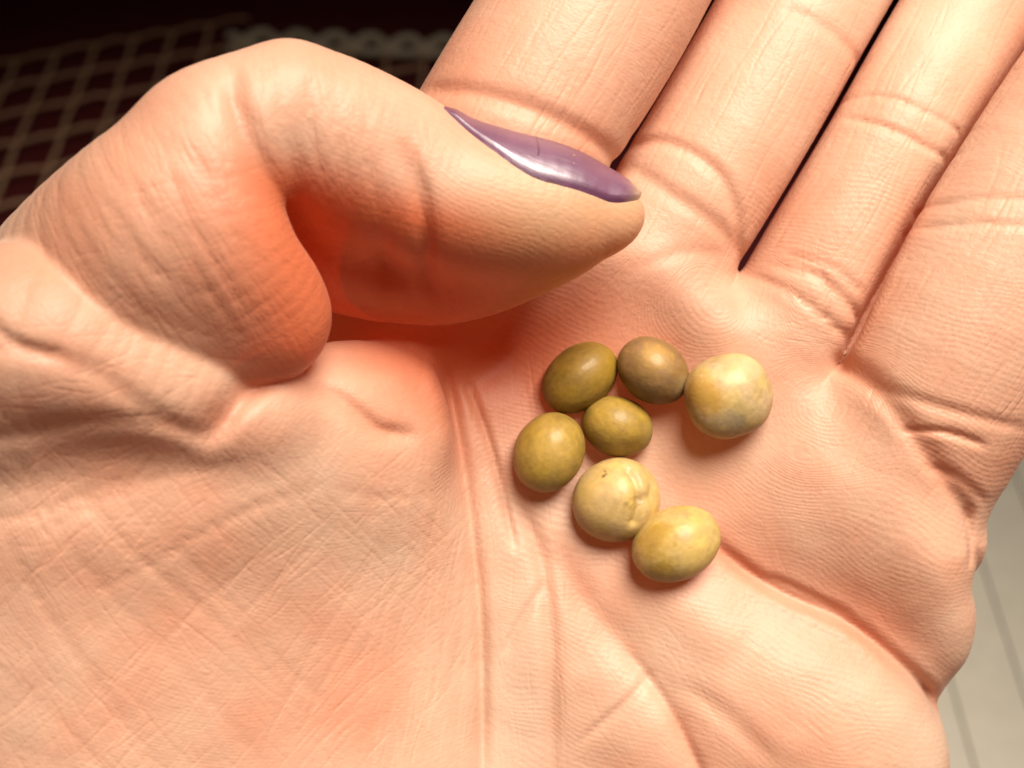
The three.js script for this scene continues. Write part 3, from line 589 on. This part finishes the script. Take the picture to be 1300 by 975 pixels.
const PEAS = [
  { px: 736, py: 480, r: [4.15, 3.1, 3.1], turn: 38, color: lin(170, 138, 62), dents: [[0.5, -0.9, 0.6, 0.5, 0.05]], patches: [[0.7, 0.3, 0.7, 0.6, 0.5, lin(184, 150, 50)]], label: 'dull olive pea lying in the thumb\'s shade, uppermost and nearest the thumb' },
  { px: 829, py: 471, r: [3.75, 3.05, 3.1], turn: -38, color: lin(158, 126, 82), dents: [[0.1, -0.9, 0.5, 0.5, 0.06]], patches: [[0.05, 0.45, 0.9, 0.62, 0.8, lin(205, 165, 85)], [0.8, -0.5, 0.5, 0.5, 0.5, lin(185, 165, 120)]], label: 'taupe brown pea with an ochre patch on top, beside the big cream pea' },
  { px: 925, py: 503, r: [4.1, 4.0, 3.7], turn: 20, square: 2.4, color: lin(222, 196, 142), dents: [[0.05, -0.75, 0.75, 0.45, 0.09], [0.9, -0.3, 0.4, 0.4, 0.04]], patches: [[-0.75, 0.1, 0.75, 0.75, 0.75, lin(216, 170, 68)], [0.05, -0.75, 0.7, 0.5, 0.7, lin(196, 178, 146)], [0.3, 0.9, 0.6, 0.5, 0.5, lin(238, 218, 166)]], label: 'large squarish cream pea with a yellow cheek, apart from the other six' },
  { px: 783, py: 541, r: [3.55, 2.95, 3.0], turn: -22, color: lin(182, 152, 72), dents: [[0.3, -0.75, 0.7, 0.42, 0.1], [0.2, 0.9, 0.2, 0.4, 0.03]], patches: [[0.9, -0.1, 0.4, 0.45, 0.4, lin(196, 172, 100)]], up: 0.2, label: 'smallest olive pea with a soft ridge, in the middle of the cluster' },
  { px: 697, py: 574, r: [4.05, 3.4, 3.4], turn: 66, color: lin(190, 160, 80), patches: [[-0.1, 0, 1, 0.6, 0.3, lin(204, 170, 80)]], label: 'smooth olive tan egg-shaped pea at the thumb side edge of the cluster' },
  { px: 783, py: 635, r: [4.35, 4.1, 3.6], turn: 30, color: lin(222, 192, 126), dents: [[0.75, 0.05, 0.65, 0.3, 0.04], [-0.2, -0.8, 0.6, 0.5, 0.03]], furrows: [[[0.2, 0.75, 0.65], [0.35, -0.45, 0.85], 0.13, 0.10, [0.14, 0, 0.1]], [[0.42, 0.1, 0.85], [0.75, 0.3, 0.6], 0.12, 0.05, [0.1, -0.1, 0]]], patches: [[0.42, -0.05, 0.9, 0.22, 0.5, lin(168, 140, 84)], [-0.35, 0.62, 0.72, 0.085, 0.9, lin(110, 82, 48)], [0.1, 0.82, 0.55, 0.09, 0.8, lin(120, 96, 56)], [-0.6, -0.1, 0.75, 0.6, 0.35, lin(224, 196, 130)]], label: 'round tan pea with a wrinkled fold and dark specks' },
  { px: 858, py: 690, r: [4.45, 3.5, 3.6], turn: 25, color: lin(222, 194, 122), patches: [[-0.65, 0.15, 0.7, 0.75, 0.6, lin(204, 162, 52)], [-0.25, -0.5, 0.8, 0.4, 0.55, lin(206, 166, 56)], [0.7, 0.4, 0.6, 0.6, 0.35, lin(214, 192, 130)]], up: 0.3, label: 'oval pea with a yellow end, lowest one, towards the heel of the hand' },
];
PEAS.forEach(makePea);

// ---------------------------------------------------------------- what lies behind the hand
const camPos = camera.position.clone();
function onPlane(px, py, y) { const far = toWorld(...P(px, py, 0)).sub(camPos); return camPos.clone().addScaledVector(far, (y - camPos.y) / far.y); }
const TABLE = 0.0;
// pale boards of the table top
{
  const base = onPlane(1255, 740, TABLE), end = onPlane(1300, 880, TABLE), dir = end.clone().sub(base).normalize(), side = new THREE.Vector3(-dir.z, 0, dir.x);
  const other = onPlane(1218, 905, TABLE), pitch = Math.abs(other.clone().sub(base).dot(side));
  const sgn = Math.sign(other.clone().sub(base).dot(side));
  const n = 256, c = new Uint8Array(n * n * 4), b = new Float32Array(n * n * 4);
  for (let j = 0; j < n; j++) for (let i = 0; i < n; i++) {
    const k = (j * n + i) * 4, v = 0.93 + 0.10 * fbm(i / 30, j / 30, 2.5, 4), sp = noise(i / 3.3, j / 3.3, 8.5) > 0.88 ? 0.6 : 1;
    c[k] = 255 * v * sp; c[k + 1] = 255 * v * sp; c[k + 2] = 255 * v * sp * 0.98; c[k + 3] = 255; b[k] = b[k + 1] = b[k + 2] = 0.5 + 0.5 * fbm(i / 6, j / 6, 4.5, 4); b[k + 3] = 1;
  }
  const tc = new THREE.DataTexture(c, n, n), tb = new THREE.DataTexture(b, n, n, THREE.RGBAFormat, THREE.FloatType);
  for (const t of [tc, tb]) { t.wrapS = t.wrapT = THREE.RepeatWrapping; t.repeat.set(5, 5); t.magFilter = THREE.LinearFilter; t.needsUpdate = true; }
  const white = new THREE.MeshPhysicalMaterial({ color: new THREE.Color(0.60, 0.54, 0.45), map: tc, bumpMap: tb, bumpScale: 0.00015, roughness: 0.5 });
  const dark = new THREE.MeshStandardMaterial({ color: new THREE.Color(0.06, 0.05, 0.04), roughness: 0.9 });
  const top = new THREE.Group(); top.name = 'tabletop'; tag(top, null, null, null, 'structure'); scene.add(top);
  const bed = shadows(new THREE.Mesh(new THREE.BoxGeometry(1.4, 0.02, 1.4), dark)); bed.name = 'table_bed'; bed.position.set(0, TABLE - 0.0145, 0); top.add(bed);
  let made = 0;
  for (let q = -9; q <= 9; q++) {
    const wq = pitch - 0.0007, len = 1.2, g = new THREE.BoxGeometry(wq, 0.004, len, 1, 1, 1);
    const uv = g.attributes.uv, po = g.attributes.position; for (let i = 0; i < uv.count; i++) uv.setXY(i, po.getX(i) * 3 + q * 0.37, po.getZ(i) * 3);
    const m = shadows(new THREE.Mesh(g, white)); m.name = made ? 'board_' + String(made).padStart(3, '0') : 'board'; made++;
    const off = base.clone().addScaledVector(side, sgn * pitch * (q + 0.5));
    m.position.set(off.x, TABLE - 0.002, off.z); m.rotation.y = Math.atan2(dir.x, dir.z);
    top.add(m);
  }
}
// dark red cloth with a cream net laid over it
{
  const CY = TABLE + 0.012, n = 256, c = new Uint8Array(n * n * 4), b = new Float32Array(n * n * 4);
  for (let j = 0; j < n; j++) for (let i = 0; i < n; i++) {
    const k = (j * n + i) * 4, weave = 0.5 + 0.25 * Math.sin(i * Math.PI / 4) * Math.sin(j * Math.PI / 4), v = (0.8 + 0.3 * fbm(i / 20, j / 20, 3.5, 4)) * (0.75 + 0.5 * weave);
    c[k] = c[k + 1] = c[k + 2] = 255 * Math.min(1, v); c[k + 3] = 255; b[k] = b[k + 1] = b[k + 2] = weave; b[k + 3] = 1;
  }
  const tc = new THREE.DataTexture(c, n, n), tb = new THREE.DataTexture(b, n, n, THREE.RGBAFormat, THREE.FloatType);
  for (const t of [tc, tb]) { t.wrapS = t.wrapT = THREE.RepeatWrapping; t.magFilter = THREE.LinearFilter; t.needsUpdate = true; }
  const red = new THREE.MeshStandardMaterial({ color: new THREE.Color(0.16, 0.014, 0.015), map: tc, bumpMap: tb, bumpScale: 0.0004, roughness: 0.95, side: THREE.DoubleSide });
  const near = [onPlane(-200, 520, CY), onPlane(560, 420, CY), onPlane(1400, 300, CY)], far = [onPlane(-700, -700, CY), onPlane(600, -700, CY), onPlane(2000, -700, CY)];
  const cols = 90, rows = 60, pos = [], uv = [], idx = [];
  const edge = (l, t) => { const u = t * 2; return u < 1 ? l[0].clone().lerp(l[1], u) : l[1].clone().lerp(l[2], u - 1); };
  for (let i = 0; i <= cols; i++) { const a = edge(near, i / cols), e = edge(far, i / cols); for (let j = 0; j <= rows; j++) { const p = a.clone().lerp(e, j / rows); pos.push(p.x, CY + 0.003 * fbm(p.x * 18, p.z * 18, 2.5, 3) - (j === 0 ? 0.012 : 0), p.z); uv.push(p.x * 18, p.z * 18); } }
  for (let i = 0; i < cols; i++) for (let j = 0; j < rows; j++) { const q = i * (rows + 1) + j; idx.push(q, q + rows + 1, q + 1, q + 1, q + rows + 1, q + rows + 2); }
  const g = new THREE.BufferGeometry(); g.setAttribute('position', new THREE.Float32BufferAttribute(pos, 3)); g.setAttribute('uv', new THREE.Float32BufferAttribute(uv, 2)); g.setIndex(idx); g.computeVertexNormals();
  const cloth = shadows(new THREE.Mesh(g, red)); cloth.name = 'red_cloth';
  tag(cloth, 'dark red woven cloth spread behind the hand under the cream net', 'cloth'); scene.add(cloth);

  const NY = CY + 0.006, net = new THREE.Group(); net.name = 'crochet_net'; tag(net, 'cream crochet net of square meshes with a scalloped edge on the red cloth', 'crochet net'); scene.add(net);
  const o0 = onPlane(160, 84, NY), eu = onPlane(210, 75, NY).sub(o0), ev = onPlane(147, 121, NY).sub(o0);   // one mesh of the net, both ways
  const yarn = new THREE.MeshStandardMaterial({ color: new THREE.Color(0.72, 0.43, 0.25), roughness: 0.95 });
  const paleYarn = new THREE.MeshStandardMaterial({ color: new THREE.Color(0.82, 0.70, 0.52), roughness: 0.95 });
  const rope = (pts, r) => {
    const cv = new THREE.CatmullRomCurve3(pts), len = cv.getLength(), N = Math.max(16, Math.round(len / 0.0012)), parts = [];
    for (const ph of [0, Math.PI]) {                                   // two strands twisted together
      const q = []; for (let i = 0; i <= N; i++) { const t = i / N, p = cv.getPoint(t), d = cv.getTangent(t), s = new THREE.Vector3(-d.z, 0, d.x).normalize(), w = t * len / 0.006 * Math.PI * 2 + ph; q.push(p.addScaledVector(s, Math.cos(w) * r * 0.5).add(new THREE.Vector3(0, Math.sin(w) * r * 0.5, 0))); }
      parts.push(new THREE.TubeGeometry(new THREE.CatmullRomCurve3(q), N, r * 0.62, 6));
    }
    return mergeGeometries(parts);
  };
  const at = (a, b2, dy = 0) => { const p = o0.clone().addScaledVector(eu, a).addScaledVector(ev, b2); p.y = NY + dy + 0.002 * fbm(p.x * 20, p.z * 20, 6.5, 2); return p; };
  let count = 0;
  const cord = (pts, r) => { const m = shadows(new THREE.Mesh(rope(pts, r), yarn)); m.name = count ? 'cord_' + String(count).padStart(3, '0') : 'cord'; count++; net.add(m); };
  const jit = () => 0.07 * (rnd() - 0.5);
  const vTop = (u) => (u < 3 ? -1 : 0.1 + 0.30 * (u - 3)), uEnd = (v) => (v < 0.1 ? 3 : v < 1.6 ? 3 + (v - 0.1) / 0.30 : 8);
  for (let v = -1; v <= 8; v++) { const p = [], e = v === -1 ? 3 : uEnd(v); for (let u = -5; u <= e + 0.01; u += 0.5) p.push(at(u + jit(), v + jit(), (Math.round(u * 2) % 2 ? 0.001 : 0))); cord(p, 0.0011); }
  for (let u = -5; u <= 8; u++) { const p = []; for (let v = vTop(u); v <= 8.01; v += 0.5) p.push(at(u + jit(), v + jit(), 0.001)); cord(p, 0.0011); }
  // scalloped border along the net's sloping side
  for (const [lift, r, out] of [[0, 0.0024, 0], [0.002, 0.0028, 0.42]]) { const sc = []; for (let u = 2.6; u <= 9; u += 0.1) sc.push(at(u, vTop(Math.max(3, u)) - out * Math.abs(Math.sin(u * Math.PI)) - 0.05, lift)); const bd = shadows(new THREE.Mesh(rope(sc, r), paleYarn)); bd.name = out ? 'scalloped_border' : 'border_cord'; net.add(bd); }
}
renderer.render(scene, camera);
